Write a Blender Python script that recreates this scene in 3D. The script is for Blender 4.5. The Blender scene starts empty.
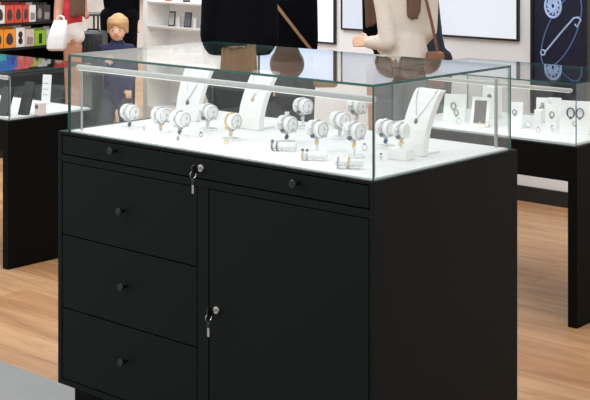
import bpy, bmesh, math, random
from mathutils import Vector, Matrix
R = random.Random(7)
PI = math.pi
sc = bpy.context.scene
COL = sc.collection

# ------------------------------------------------------------------ camera geometry (photo frame 590 x 400)
F, Y0, CX, TH, H = 1325.79, -71.83, 294.985, 0.7312, 1.70
c, s = math.cos(TH), math.sin(TH)
def at_depth(px, d, z=0.0):
    xc = (px - CX) / F * d
    return Vector((c * xc - s * d, s * xc + c * d, z))
def on_z(px, py, z):
    return at_depth(px, (H - z) * F / (py - Y0), z)
def on_y(px, py, y):
    k = (px - CX) / F; d = y / (s * k + c)
    return at_depth(px, d, H - (py - Y0) / F * d)
def on_x(px, py, x):
    k = (px - CX) / F; d = x / (c * k - s)
    return at_depth(px, d, H - (py - Y0) / F * d)

# ------------------------------------------------------------------ materials
def lin(v):
    v /= 255.0
    return v / 12.92 if v <= 0.04045 else ((v + 0.055) / 1.055) ** 2.4
def rgb(r, g, b): return (lin(r), lin(g), lin(b), 1)
MATS = {}
def mat(name, col, rough=0.5, metal=0.0, spec=0.5, bump=0.0, bscale=60.0, var=0.0, emit=0.0):
    if name in MATS: return MATS[name]
    m = bpy.data.materials.new(name); m.use_nodes = True
    nt = m.node_tree; b = nt.nodes['Principled BSDF']
    b.inputs['Base Color'].default_value = rgb(*col)
    b.inputs['Roughness'].default_value = rough
    b.inputs['Metallic'].default_value = metal
    b.inputs['Specular IOR Level'].default_value = spec
    if emit:
        b.inputs['Emission Color'].default_value = rgb(*col)
        b.inputs['Emission Strength'].default_value = emit
    if bump or var:
        tc = nt.nodes.new('ShaderNodeTexCoord')
        n = nt.nodes.new('ShaderNodeTexNoise'); n.inputs['Scale'].default_value = bscale; n.inputs['Detail'].default_value = 4
        nt.links.new(tc.outputs['Object'], n.inputs['Vector'])
        if bump:
            bp = nt.nodes.new('ShaderNodeBump'); bp.inputs['Strength'].default_value = bump; bp.inputs['Distance'].default_value = 0.01
            nt.links.new(n.outputs['Fac'], bp.inputs['Height']); nt.links.new(bp.outputs['Normal'], b.inputs['Normal'])
        if var:
            mx = nt.nodes.new('ShaderNodeMix'); mx.data_type = 'RGBA'
            a = [lin(v) for v in col]
            mx.inputs[6].default_value = (*[v * (1 - var) for v in a], 1)
            mx.inputs[7].default_value = (*[min(1, v * (1 + var)) for v in a], 1)
            nt.links.new(n.outputs['Fac'], mx.inputs[0]); nt.links.new(mx.outputs[2], b.inputs['Base Color'])
    MATS[name] = m
    return m

def glass_material(name, tint):
    m = bpy.data.materials.new(name); m.use_nodes = True
    nt = m.node_tree; nt.nodes.clear()
    out = nt.nodes.new('ShaderNodeOutputMaterial')
    lw = nt.nodes.new('ShaderNodeLayerWeight'); lw.inputs['Blend'].default_value = 0.5
    p = nt.nodes.new('ShaderNodeMath'); p.operation = 'POWER'; p.inputs[1].default_value = 5
    q = nt.nodes.new('ShaderNodeMath'); q.operation = 'MULTIPLY_ADD'; q.inputs[1].default_value = 0.95; q.inputs[2].default_value = 0.042
    tr = nt.nodes.new('ShaderNodeBsdfTransparent'); tr.inputs['Color'].default_value = tint
    gl = nt.nodes.new('ShaderNodeBsdfGlossy'); gl.inputs['Roughness'].default_value = 0.0
    mx = nt.nodes.new('ShaderNodeMixShader')
    L = nt.links.new
    L(lw.outputs['Facing'], p.inputs[0]); L(p.outputs[0], q.inputs[0]); L(q.outputs[0], mx.inputs[0])
    L(tr.outputs[0], mx.inputs[1]); L(gl.outputs[0], mx.inputs[2]); L(mx.outputs[0], out.inputs['Surface'])
    return m
GLASS = glass_material('clear_glass', (0.985, 0.995, 0.99, 1))
EDGE = mat('glass_edge', (50, 92, 84), 0.15)
BLACK = mat('black_lacquer', (20, 22, 22), 0.55, spec=0.09, bump=0.02, bscale=300)
BLACK2 = mat('black_table', (10, 10, 9), 0.55, spec=0.07)
KNOB = mat('black_knob', (18, 18, 18), 0.3)
DECK = mat('white_deck', (226, 226, 226), 0.5, spec=.3)
WHITE = mat('white_display', (240, 239, 237), 0.55)
ACRYL = mat('frosted_acrylic', (232, 233, 233), 0.15)
ALU = mat('white_aluminium', (196, 195, 193), 0.4)
POST = mat('grey_aluminium', (158, 158, 157), 0.45)
LED = mat('led_diffuser', (255, 253, 248), 0.5, emit=.35)
CHROME = mat('chrome', (215, 212, 205), 0.18, 1.0)
SILVER = mat('silver', (205, 205, 208), 0.22, 1.0)
DARKSIL = mat('dark_silver', (120, 118, 122), 0.3, 1.0)
GOLD = mat('gold', (226, 202, 152), 0.22, 1.0)
ROSE = mat('rose_gold', (218, 178, 156), 0.25, 1.0)
VIOLET = mat('violet_stone', (78, 64, 120), 0.12)
TEAL = mat('teal_stone', (96, 160, 172), 0.12)
BLUE = mat('blue_stone', (70, 92, 140), 0.12)
SKIN = mat('skin', (226, 180, 152), 0.5, var=0.05, bscale=20)
SKIN2 = mat('skin_tan', (188, 136, 110), 0.5, var=0.05, bscale=20)

def wood_floor():
    m = bpy.data.materials.new('oak_planks'); m.use_nodes = True
    nt = m.node_tree; L = nt.links.new; b = nt.nodes['Principled BSDF']
    tc = nt.nodes.new('ShaderNodeTexCoord')
    br = nt.nodes.new('ShaderNodeTexBrick')
    br.inputs['Scale'].default_value = 1.0
    br.inputs['Brick Width'].default_value = 1.7; br.inputs['Row Height'].default_value = 0.19
    br.inputs['Mortar Size'].default_value = 0.0018; br.inputs['Mortar Smooth'].default_value = 0.3
    br.inputs['Bias'].default_value = 0.0
    br.offset = 0.37; br.offset_frequency = 2
    br.inputs['Color1'].default_value = rgb(208, 166, 126); br.inputs['Color2'].default_value = rgb(180, 133, 94)
    br.inputs['Mortar'].default_value = rgb(142, 100, 66)
    L(tc.outputs['Object'], br.inputs['Vector'])
    mp = nt.nodes.new('ShaderNodeMapping'); mp.inputs['Scale'].default_value = (.8, 7.5, 1)
    L(tc.outputs['Object'], mp.inputs['Vector'])
    n = nt.nodes.new('ShaderNodeTexNoise'); n.inputs['Scale'].default_value = 1.6; n.inputs['Detail'].default_value = 7; n.inputs['Roughness'].default_value = .58; n.inputs['Distortion'].default_value = 1.4
    L(mp.outputs[0], n.inputs['Vector'])
    cr = nt.nodes.new('ShaderNodeValToRGB')
    cr.color_ramp.elements[0].position = 0.32; cr.color_ramp.elements[0].color = (0.68, 0.60, 0.53, 1)
    cr.color_ramp.elements[1].position = 0.62; cr.color_ramp.elements[1].color = (1.06, 1.05, 1.04, 1)
    L(n.outputs['Fac'], cr.inputs[0])
    mx = nt.nodes.new('ShaderNodeMix'); mx.data_type = 'RGBA'; mx.blend_type = 'MULTIPLY'; mx.inputs[0].default_value = 0.85
    L(br.outputs['Color'], mx.inputs[6]); L(cr.outputs[0], mx.inputs[7]); L(mx.outputs[2], b.inputs['Base Color'])
    b.inputs['Roughness'].default_value = 0.38; b.inputs['Specular IOR Level'].default_value = 0.35
    return m
WOOD = wood_floor()
TILE = mat('grey_floor', (136, 136, 135), 0.42, var=0.06, bscale=5)
WALL = mat('greige_wall', (238, 238, 238), 0.7, var=0.01, bscale=3)
WALLW = mat('white_wall', (240, 241, 242), 0.7)
BASEB = mat('black_baseboard', (22, 22, 22), 0.5)
def emissive_screen():
    m = bpy.data.materials.new('lit_screen'); m.use_nodes = True
    nt = m.node_tree; L = nt.links.new; b = nt.nodes['Principled BSDF']
    b.inputs['Base Color'].default_value = (0.02, 0.02, 0.02, 1); b.inputs['Roughness'].default_value = 0.3
    tc = nt.nodes.new('ShaderNodeTexCoord')
    n = nt.nodes.new('ShaderNodeTexNoise'); n.inputs['Scale'].default_value = 1.3; n.inputs['Detail'].default_value = 1
    L(tc.outputs['Object'], n.inputs['Vector'])
    cr = nt.nodes.new('ShaderNodeValToRGB')
    cr.color_ramp.elements[0].position = .35; cr.color_ramp.elements[0].color = rgb(222, 230, 246)
    cr.color_ramp.elements[1].position = .65; cr.color_ramp.elements[1].color = rgb(240, 244, 252)
    L(n.outputs['Fac'], cr.inputs[0]); L(cr.outputs[0], b.inputs['Emission Color'])
    b.inputs['Emission Strength'].default_value = 0.92
    return m
SCREEN = emissive_screen()
SCREENB = mat('lit_screen_blue', (206, 218, 242), 0.4, emit=0.75)
BEZEL = mat('black_bezel', (20, 20, 24), 0.35)

# ------------------------------------------------------------------ mesh builder
class MB:
    def __init__(self): self.bm = bmesh.new(); self.mi = 0
    def _set(self, faces):
        for f in faces: f.material_index = self.mi
    def box(self, lo, hi, bevel=0.0, rot=None, piv=None):
        lo, hi = Vector(lo), Vector(hi); cen = (lo + hi) / 2; sz = hi - lo
        M = Matrix.Translation(cen) @ Matrix.Diagonal((*sz, 1))
        g = bmesh.ops.create_cube(self.bm, size=1.0, matrix=M)
        vs = g['verts']; fs = set(f for v in vs for f in v.link_faces)
        self._set(fs)
        if bevel:
            es = list(set(e for v in vs for e in v.link_edges))
            r = bmesh.ops.bevel(self.bm, geom=es, offset=bevel, segments=2, affect='EDGES', profile=0.5)
            self._set(r['faces']); vs = list(set(v for f in fs if f.is_valid for v in f.verts) | set(r['verts']))
        if rot is not None:
            bmesh.ops.rotate(self.bm, verts=vs, cent=piv or cen, matrix=rot)
        return vs
    def rings(self, rings, cap=True):
        vr = [[self.bm.verts.new(p) for p in r] for r in rings]
        n = len(vr[0]); fs = []
        for a, b in zip(vr, vr[1:]):
            for i in range(n):
                fs.append(self.bm.faces.new((a[i], a[(i + 1) % n], b[(i + 1) % n], b[i])))
        if cap:
            fs.append(self.bm.faces.new(vr[0][::-1])); fs.append(self.bm.faces.new(vr[-1]))
        self._set(fs); return vr
    def tube(self, pts, rad, seg=10, closed=False, cap=True):
        pts = [Vector(p) for p in pts]; n = len(pts)
        rads = rad if isinstance(rad, (list, tuple)) else [rad] * n
        out = []; up = None
        for i, p in enumerate(pts):
            if closed: t = pts[(i + 1) % n] - pts[i - 1]
            else: t = pts[min(i + 1, n - 1)] - pts[max(i - 1, 0)]
            t.normalize()
            if up is None:
                up = t.orthogonal().normalized()
            up = (up - t * up.dot(t)).normalized(); w = t.cross(up)
            out.append([p + (up * math.cos(a) + w * math.sin(a)) * rads[i] for a in [2 * PI * k / seg for k in range(seg)]])
        if closed:
            vr = [[self.bm.verts.new(q) for q in r] for r in out]; fs = []
            for i in range(n):
                a, b = vr[i], vr[(i + 1) % n]
                for k in range(seg): fs.append(self.bm.faces.new((a[k], a[(k + 1) % seg], b[(k + 1) % seg], b[k])))
            self._set(fs)
        else: self.rings(out, cap)
    def cyl(self, p0, p1, r0, r1=None, seg=24): self.tube([p0, p1], [r0, r0 if r1 is None else r1], seg)
    def lathe(self, prof, seg=28, cen=(0, 0, 0), axis='Z'):
        out = []
        for r, h in prof:
            ring = []
            for k in range(seg):
                a = 2 * PI * k / seg; u, v = r * math.cos(a), r * math.sin(a)
                q = (u, v, h) if axis == 'Z' else ((h, u, v) if axis == 'X' else (v, h, u))
                ring.append(Vector(cen) + Vector(q))
            out.append(ring)
        self.rings(out)
    def sphere(self, cen, r, sc3=(1, 1, 1), sub=2, rot=None):
        M = Matrix.Translation(cen) @ (rot.to_4x4() if rot else Matrix()) @ Matrix.Diagonal((r * sc3[0], r * sc3[1], r * sc3[2], 1))
        g = bmesh.ops.create_icosphere(self.bm, subdivisions=sub, radius=1.0, matrix=M)
        self._set(set(f for v in g['verts'] for f in v.link_faces))
    def capsule(self, p0, p1, r0, r1=None, flat=1.0, seg=14):
        """tapered limb; flat squeezes its depth (local y)"""
        r1 = r0 if r1 is None else r1
        p0, p1 = Vector(p0), Vector(p1); t = (p1 - p0).normalized()
        yax = Vector((0, 1, 0)); w = yax - t * yax.dot(t)
        if w.length < 0.3: w = Vector((0, 0, 1)) - t * t.z
        w.normalize(); u = t.cross(w)
        out = []
        for k in (85, 60, 30): 
            a = math.radians(k); out.append((p0 - t * r0 * math.sin(a) * .8, r0 * math.cos(a)))
        out += [(p0.lerp(p1, j / 4), r0 + (r1 - r0) * j / 4) for j in range(5)]
        for k in (30, 60, 85):
            a = math.radians(k); out.append((p1 + t * r1 * math.sin(a) * .8, r1 * math.cos(a)))
        self.rings([[q + u * r * math.cos(2 * PI * i / seg) + w * r * flat * math.sin(2 * PI * i / seg) for i in range(seg)] for q, r in out])
    def prism(self, outline, depth_vec, mi_side=None):
        d = Vector(depth_vec); a = [self.bm.verts.new(Vector(p)) for p in outline]; b = [self.bm.verts.new(Vector(p) + d) for p in outline]
        fs = [self.bm.faces.new(a[::-1]), self.bm.faces.new(b)]; n = len(a)
        for i in range(n): fs.append(self.bm.faces.new((a[i], a[(i + 1) % n], b[(i + 1) % n], b[i])))
        self._set(fs)
    def build(self, name, mats, parent=None, smooth=False, remesh=None, ang=None):
        bmesh.ops.recalc_face_normals(self.bm, faces=self.bm.faces)
        me = bpy.data.meshes.new(name); self.bm.to_mesh(me); self.bm.free()
        for m in (mats if isinstance(mats, (list, tuple)) else [mats]): me.materials.append(m)
        o = bpy.data.objects.new(name, me); COL.objects.link(o)
        if parent: o.parent = parent
        if smooth or remesh:
            for p in me.polygons: p.use_smooth = True
        if remesh:
            md = o.modifiers.new('remesh', 'REMESH'); md.mode = 'VOXEL'; md.voxel_size = remesh; md.use_smooth_shade = True
            sm = o.modifiers.new('smooth', 'SMOOTH'); sm.iterations = 5; sm.factor = 0.5
        elif smooth:
            me.set_sharp_from_angle(angle=math.radians(ang or 40))
        return o

def tag(o, label, cat, group=None, kind=None):
    o['label'] = label; o['category'] = cat
    if group: o['group'] = group
    if kind: o['kind'] = kind
    return o
def empty(name, loc, rz=0.0, label=None, cat=None, group=None):
    o = bpy.data.objects.new(name, None); COL.objects.link(o); o.empty_display_size = 0.05
    o.location = loc; o.rotation_euler = (0, 0, rz)
    if label: tag(o, label, cat, group)
    return o
def struct(o): o['kind'] = 'structure'; return o
def arc(cen, r, a0, a1, n, ax1=(1, 0, 0), ax2=(0, 0, 1), r2=None):
    A, B = Vector(ax1), Vector(ax2); cen = Vector(cen); r2 = r if r2 is None else r2
    return [cen + A * r * math.cos(a0 + (a1 - a0) * i / n) + B * r2 * math.sin(a0 + (a1 - a0) * i / n) for i in range(n + 1)]

# ------------------------------------------------------------------ the room
YB = 7.11                                   # back wall
XE = on_y(143, 0, 6.85).x                   # where the white shelving ends
b = MB(); b.box((-22, 3.105, -0.1), (5, 16, 0)); struct(b.build('floor', WOOD))
b = MB(); b.box((-22, -4, -0.1), (5, 3.105, 0)); struct(b.build('floor_tile', TILE))
b = MB(); b.box((XE + .02, YB, 0), (1.5, YB + .2, 3.2)); struct(b.build('wall_back', WALL))
b = MB(); b.box((XE + 1.6, YB - .014, 0), (1.5, YB, .095), .004); struct(b.build('baseboard_back', BASEB))
b = MB(); b.box((-22, 13.4, 0), (-4, 13.6, 3.2)); struct(b.build('wall_far', WALLW))

# ------------------------------------------------------------------ glass panes
def pane(name, lo, hi, parent):
    lo, hi = Vector(lo), Vector(hi); sz = hi - lo; thin = min(range(3), key=lambda i: sz[i])
    b = MB(); b.box(lo, hi)
    for f in b.bm.faces:
        f.normal_update()
        f.material_index = 0 if abs(f.normal[thin]) > .5 else 1
    return b.build(name, [GLASS, EDGE], parent)
def glass_case(root, x0, y0, x1, y1, z0, z1, t=.006):
    pane('front_pane', (x0, y0, z0), (x1, y0 + t, z1 - t), root)
    pane('rear_pane', (x0, y1 - t, z0), (x1, y1, z1 - t), root)
    pane('side_pane', (x0, y0 + t, z0), (x0 + t, y1 - t, z1 - t), root)
    pane('side_pane', (x1 - t, y0 + t, z0), (x1, y1 - t, z1 - t), root)
    pane('top_pane', (x0, y0, z1 - t), (x1, y1, z1), root)
def led_bar(root, x0, x1, y, z, zb, r=.0085):
    b = MB(); b.box((x0, y - r, z - r), (x1, y + r, z + r), .004); o = b.build('light_bar', ALU, root, True)
    b = MB(); b.box((x0 + .01, y - r * .7, z - r - .002), (x1 - .01, y + r * .7, z - r)); b.build('diffuser', LED, o)
    return o
def light_post(root, x, y, z0, z1, r=.0045):
    b = MB(); b.box((x - r, y - r, z0), (x + r, y + r, z1), .0015); b.build('light_post', POST, root)
def lamp(name, loc, sx, sy, power, rot=(0, 0, 0), col=(.97, .985, 1)):
    l = bpy.data.lights.new(name, 'AREA'); l.shape = 'RECTANGLE'; l.size = sx; l.size_y = sy; l.energy = power; l.color = col
    o = bpy.data.objects.new(name, l); COL.objects.link(o); o.location = loc; o.rotation_euler = rot
    return o

# ------------------------------------------------------------------ main cabinet
S = 5.0128
q = Vector((-.1679 * S, .9391 * S)); CXW = c * q.x - s * q.y; CYW = s * q.x + c * q.y
CW, CD = .2852 * S, .1498 * S
ZT, ZG, ZB = H - .1434 * S, H - .0887 * S, H - .3218 * S
cab = empty('display_cabinet', (CXW, CYW, 0), 0, 'large black jewellery cabinet with glass case, three drawers and a locked door', 'display cabinet')
def fr(px, py):
    p = on_y(px, py, CYW); return p.x - CXW, p.z
xa = fr(62, 200)[0]; xb = fr(197, 200)[0]; xc_ = fr(208.5, 200)[0]; xd = fr(369, 200)[0]
z1 = fr(62, 154)[1]; z2 = fr(62, 161.5)[1]; z3 = fr(62, 234)[1]; z4 = fr(62, 307)[1]; z5 = fr(62, 378)[1]
zt = ZT - .012
b = MB(); t = .02
b.box((0, t, ZB), (CW, CD, ZT), .002)
b.box((0, 0, ZB), (xa - .002, t + .001, ZT), .0012); b.box((xd + .002, 0, ZB), (CW, t + .001, ZT), .0012)
b.box((xb + .002, .0005, ZB), (xc_ - .002, t + .001, z2), .001)
b.box((xa - .003, .0005, zt + .002), (xd + .003, t + .001, ZT), .001)
b.box((xa - .003, .0005, z2 + .001), (xd + .003, t + .001, z1 - .002), .001)
b.box((xa - .003, .0005, ZB), (xd + .003, t + .001, z5 - .002), .001)
b.build('carcass', BLACK, cab)
b = MB(); b.box((.045, .04, 0), (CW - .045, CD - .04, ZB)); b.build('plinth', BLACK2, cab)
b = MB(); b.box((.0535, .017, ZT), (CW - .0185, CD - .03, ZT + .005)); b.build('display_deck', DECK, cab)
def knob(parent, x, z):
    b = MB(); b.lathe([(.006, .004), (.0055, -.010), (.0065, -.014), (.0125, -.021), (.0135, -.026), (.012, -.0285), (.004, -.029)], 24, (x, 0, z), 'Y')
    b.build('knob', KNOB, parent, True)
def lock(parent, x, z):
    b = MB(); b.lathe([(.0125, .004), (.0125, -.004), (.011, -.0065), (.0085, -.007), (.008, -.006), (.0005, -.006)], 24, (x, 0, z), 'Y')
    b.box((x - .001, -.0068, z - .005), (x + .001, -.0055, z + .005))
    b.build('lock', CHROME, parent, True)
g = .0022
def front(name, x0, z0, x1, z1_, pts=(), lk=None):
    b = MB(); b.box((x0 + g, .001, z0 + g), (x1 - g, t + .002, z1_ - g), .0015); o = b.build(name, BLACK, cab)
    for (px, py) in pts: knob(o, *fr(px, py))
    if lk: lock(o, *fr(*lk))
    return o
front('drawer', xa, z1, xd, zt, [(115.5, 150.5), (298, 183)], (201.5, 168))
front('drawer', xa, z3, xb, z2, [(124, 210.5)])
front('drawer', xa, z4, xb, z3, [(126, 286)])
front('drawer', xa, z5, xb, z4, [(126, 361)])
front('door', xc_, z5, xd, z2, [], (217, 310))
GX0, GX1, GY0, GY1 = .0077 * S + .006, CW - .0105, .009, CD - .0045 * S
glass_case(cab, GX0, GY0, GX1, GY1, ZT, ZG, .0075)
led_bar(cab, GX0 + .02, GX1 - .014, GY0 + .028, ZG - .046, ZT)
light_post(cab, GX0 + .042, GY0 + .028, ZT + .005, ZG - .055, .0032)
light_post(cab, GX1 - .018, GY0 + .028, ZT + .005, ZG - .055, .0032)
light_post(cab, GX1 - .046, GY1 - .018, ZT + .005, ZG - .046)
lamp('case_light', (CXW + CW / 2, CYW + GY0 + .05, ZG - .058), CW - .42, .02, 1.2, (math.radians(-38), 0, 0), (1, .99, .98))
# keys left in the two locks, each with a second key on the ring
def keys(px, py, label):
    x, z = fr(px, py); o = empty('key_set', (CXW + x, CYW, z), 0, label, 'keys', 'key sets hanging in the cabinet locks')
    b = MB(); b.box((-.001, -.020, -.004), (.001, -.006, .004)); b.build('key_blade', CHROME, o)
    b = MB(); b.box((-.003, -.044, -.013), (.003, -.019, .013), .003); b.build('key_head', KNOB, o, True)
    b = MB(); b.tube(arc((0, -.037, -.016), .0125, 0, 2 * PI, 24, (0, 1, 0), (0, 0, 1))[:-1], .0012, 8, True); b.build('ring', CHROME, o, True)
    b = MB(); b.box((-.007, -.040, -.050), (.007, -.034, -.027), .003); b.build('spare_key_head', KNOB, o, True)
    b = MB(); b.box((-.0045, -.039, -.076), (.0045, -.036, -.049), .0008); b.build('spare_key_blade', CHROME, o)
keys(201.5, 168, 'small keys on a ring hanging from the wide top drawer lock')
keys(217, 310, 'small keys on a ring hanging from the cabinet door lock')

# ------------------------------------------------------------------ side tables
def side_table(x0, y0, x1, y1, zt, zg, label, group, apron=.15, leg=.045, post=False):
    o = empty('display_table', (x0, y0, 0), 0, label, 'display table', group); w, d = x1 - x0, y1 - y0
    b = MB(); b.box((leg, 0, zt - apron), (w - leg, d, zt), .002); b.build('apron', BLACK2, o)
    for xx in (0, w - leg):
        b = MB(); b.box((xx, 0, 0), (xx + leg, d, zt), .002); b.build('leg', BLACK2, o)
    b = MB(); b.box((.02, .02, zt), (w - .02, d - .02, zt + .012), .002); b.build('display_deck', DECK, o)
    glass_case(o, .012, .012, w - .012, d - .012, zt, zg)
    led_bar(o, .05, w - .05, .045, zg - .035, zt, .008)
    if post: light_post(o, w - .045, .045, zt + .012, zg - .043, .003)
    lamp('case_light', (x0 + w / 2, y0 + .07, zg - .048), w - .4, .02, .8, (math.radians(-38), 0, 0), (1, .99, .98))
    return o
p = on_z(577, 329, 0); RY, RX1 = p.y, p.x
RZ = H - (147 - Y0) / F * ((H) * F / (328 - Y0)); RX0 = on_z(388, 124, RZ).x; RD = .66
RG = RZ + .268
side_table(RX0, RY, RX1, RY + RD, RZ, RG, 'black panel-leg display table with glass case in front of the dark poster', 'panel-leg display tables')
p = on_z(8, 270, 0); LX1, LY = p.x, p.y
LZ = H - (121.5 - Y0) / F * ((H) * F / (270 - Y0)); LG = LZ + .245; LD = .56
side_table(LX1 - 1.1, LY, LX1, LY + LD, LZ, LG, 'black panel-leg display table with glass case beside the colourful boxes', 'panel-leg display tables', post=True)

# ------------------------------------------------------------------ jewellery on the main deck
ZD = ZT + .005
def bracelet(px, d, cen, r, rz, label, metal, charm, big=False, group='bracelets on display rolls'):
    o = empty('bracelet', cen, rz, label, 'bracelet', group)
    b = MB(); b.tube(arc((0, 0, 0), r, 0, 2 * PI, 36, (0, 1, 0), (0, 0, 1))[:-1], .0044 if big else .0030, 8, True); b.build('band', metal, o, True)
    n = 9 if big else 4
    for k in range(n):
        a = -PI * .5 + (k - (n - 1) / 2) * (.42 if big else .5)
        b = MB(); b.sphere((0, math.cos(a) * (r + .001), -math.sin(a) * -1 * (r + .001)), .0085 if k % 2 == 0 else .0066, (.9, 1, 1), 2)
        b.build('bead', [metal, SILVER, DARKSIL][k % 3], o, True)
    if charm:
        b = MB(); b.tube(arc((0, 0, -r - .006), .004, 0, 2 * PI, 12, (0, 1, 0), (0, 0, 1))[:-1], .0011, 6, True); b.sphere((0, -.003, -r - .016), .0075, (.8, .9, 1.1), 2); b.sphere((.008, -.006, -r - .012), .0055, (1, 1, 1), 2)
        b.build('charm', charm, o, True)
def roll_stand(px, py, pbase, label, blabel, metal=SILVER, charm=DARKSIL, rz=-.15, big=False, r=.0275, base_r=.033):
    p = on_z(px, pbase, ZD); d = -s * p.x + c * p.y
    h = (H - (py - Y0) / F * d) - ZD
    o = empty('bracelet_stand', p, rz, label, 'jewellery stand', 'bracelet stands in the main glass case')
    b = MB(); b.lathe([(base_r, 0), (base_r, .004), (base_r * .93, .006), (.002, .0065)], 28); b.build('base', ACRYL, o, True)
    b = MB(); b.cyl((0, 0, .006), (0, 0, h - r * .8), .005, .0045, 14); b.build('post', ACRYL, o, True)
    b = MB(); L = .027
    b.lathe([(r * .6, -L), (r * .97, -L + .001), (r, -L + .004), (r, -L + .008), (r * .9, -L + .011), (r * .9, L - .011), (r, L - .008), (r, L - .004), (r * .97, L - .001), (r * .6, L)], 32, (0, 0, h), 'X')
    b.build('roll', WHITE, o, True)
    # medallion pinned on the end of the roll
    b = MB(); b.tube(arc((L + .001, 0, h), .0225, 0, 2 * PI, 28, (0, 1, 0), (0, 0, 1))[:-1], .0013, 6, True)
    for k in range(3): b.sphere((L + .001, (k - 1) * .009 + .003, h - .0215 + .006 * (k % 2)), .0042, (.7, 1, 1.2), 2)
    b.sphere((L + .001, .005, h + .002), .0045, (.4, .8, 1.4), 2); b.build('hoop_earring', SILVER, o, True)
    bracelet(px, d, p + Vector((0, 0, h)), r * .9 + .0026, rz, blabel, metal, charm, big)
    return o
SP = [
 (130, 112, 128, 'white bracelet roll stand nearest the left end of the glass case', 'slim silver bracelet on the stand nearest the left end of the glass case', SILVER, DARKSIL, 0),
 (161, 115, 132, 'white bracelet roll stand beside the left necklace display', 'silver bracelet with gold charm beside the left necklace display', SILVER, GOLD, 0),
 (180, 119, 137, 'white bracelet roll stand in front of the left necklace display', 'plain silver bracelet in front of the left necklace display', SILVER, DARKSIL, 0),
 (208, 112, 130, 'white bracelet roll stand behind the gold charm stand left of centre', 'beaded silver bracelet between the left and middle necklace displays', SILVER, SILVER, 1),
 (231, 121, 140, 'white bracelet roll stand in front of the middle necklace display', 'gold bracelet with gold charms in front of the middle necklace display', GOLD, GOLD, 0),
 (287, 124, 143, 'white bracelet roll stand right of the middle necklace display', 'silver bracelet with a violet charm right of the middle necklace display', SILVER, VIOLET, 1),
 (303, 106, 128, 'white bracelet roll stand behind and above the violet charm stand', 'chunky beaded silver bracelet behind the violet charm bracelet', SILVER, SILVER, 1),
 (317, 129, 152, 'white bracelet roll stand at the front with a large gold charm', 'silver bracelet with a large gold charm at the front middle', SILVER, GOLD, 1),
 (340, 120, 138, 'white bracelet roll stand behind the two front gold charm stands', 'smooth silver bracelet behind the two front gold charm bracelets', SILVER, SILVER, 0),
 (354, 131, 157, 'white bracelet roll stand nearest the front right glass corner', 'silver bracelet with gold charm nearest the front right glass corner', SILVER, GOLD, 1),
 (357, 106, 126, 'white bracelet roll stand at the back near the right glass corner', 'beaded silver bracelet at the back near the right glass corner', SILVER, SILVER, 1),
 (386, 128, 147, 'white bracelet roll stand left of the block below the right necklace', 'silver bracelet with dark blue charm just right of the glass corner', SILVER, BLUE, 1),
]
for (px, py, pb, la, bl, me_, ch, bg) in SP: roll_stand(px, py, pb, la, bl, me_, ch, -.15 + R.uniform(-.12, .12) + .12, bool(bg))
# the cube block with a ring roll, below the right necklace
p = on_z(401, 159, ZD); o = empty('display_block', p, .1, 'small white cube block with a bracelet roll in front of the right necklace', 'display block')
b = MB(); b.box((-.034, -.026, 0), (.034, .026, .034), .002); b.build('block', WHITE, o)
b = MB(); b.cyl((.0, 0, .034), (.0, 0, .072), .005, .005, 12); b.lathe([(.014, -.022), (.022, -.02), (.023, -.016), (.021, 0), (.023, .016), (.022, .02), (.014, .022)], 28, (0, 0, .088), 'X'); b.build('roll', WHITE, o, True)
bracelet(401, 4, p + Vector((0, 0, .088)), .0236, .1, 'silver beaded bracelet on the roll above the white cube block', SILVER, GOLD, True)
def ring_thing(px, py, label, m1, m2, r=.0095, z=ZD, name='ring', group='loose rings and charms on the main deck'):
    p = on_z(px, py, z); o = empty(name, p, R.uniform(0, 3), label, 'ring', group)
    b = MB(); b.tube(arc((0, 0, r + .0015), r, 0, 2 * PI, 24, (1, 0, 0), (0, 0, 1))[:-1], .0017, 8, True); b.build('band', m1, o, True)
    b = MB(); b.sphere((0, 0, 2 * r + .003), .0042, (1.1, 1.1, .8), 2); b.build('stone', m2, o, True)
def ring_roll(px, py, label, rings, yaw=.55, L=.085):
    p = on_z(px, py, ZD); o = empty('ring_roll', p, yaw, label, 'ring roll', 'ring rolls lying on the main deck')
    b = MB(); b.lathe([(.006, 0), (.0105, .001), (.0115, .003), (.0115, L - .003), (.0105, L - .001), (.006, L)], 24, (0, 0, .017), 'X'); b.build('roll', ACRYL, o, True)
    for x in (.034, L - .008):
        b = MB(); b.box((x - .003, -.009, 0), (x + .003, .009, .009), .001); b.build('foot', ACRYL, o)
    ax = Vector((math.cos(yaw), math.sin(yaw), 0))
    for off, lab, m1, m2, r in rings:
        q = empty('ring', p + ax * off, yaw + PI / 2, lab, 'ring', 'rings on the ring rolls')
        b = MB(); b.tube(arc((0, 0, .017), r, 0, 2 * PI, 28, (1, 0, 0), (0, 0, 1))[:-1], .0022, 8, True); b.build('band', m1, q, True)
        b = MB()
        for k in range(3): b.sphere((.0065 * (k - 1), 0, .017 + r + .0015 - abs(k - 1) * .002), .0042, (1, 1.1, .9), 2)
        b.build('stone', m2, q, True)
ring_roll(270.5, 150.5, 'frosted ring roll with two dark rings in front of the violet charm stand', [(.006, 'dark silver ring on the free end of the leftmost ring roll', DARKSIL, DARKSIL, .0138), (.022, 'dark silver ring second from the end of the leftmost ring roll', DARKSIL, SILVER, .0138)])
ring_roll(300.5, 160, 'frosted ring roll between the gold charm stand and the front edge', [(.006, 'gold ring on the free end of the middle ring roll', GOLD, DARKSIL, .0138), (.020, 'silver ring second from the end of the middle ring roll', SILVER, DARKSIL, .0138)])
ring_roll(335, 168, 'frosted ring roll nearest the front right glass corner', [(.008, 'silver ring on the free end of the right ring roll', SILVER, SILVER, .0145), (.040, 'gold ring in the middle of the right ring roll', GOLD, GOLD, .0155)])
ring_thing(374.5 - 10, 150.5, 'silver ring with teal stone near the right glass corner', SILVER, TEAL, .009)
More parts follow.
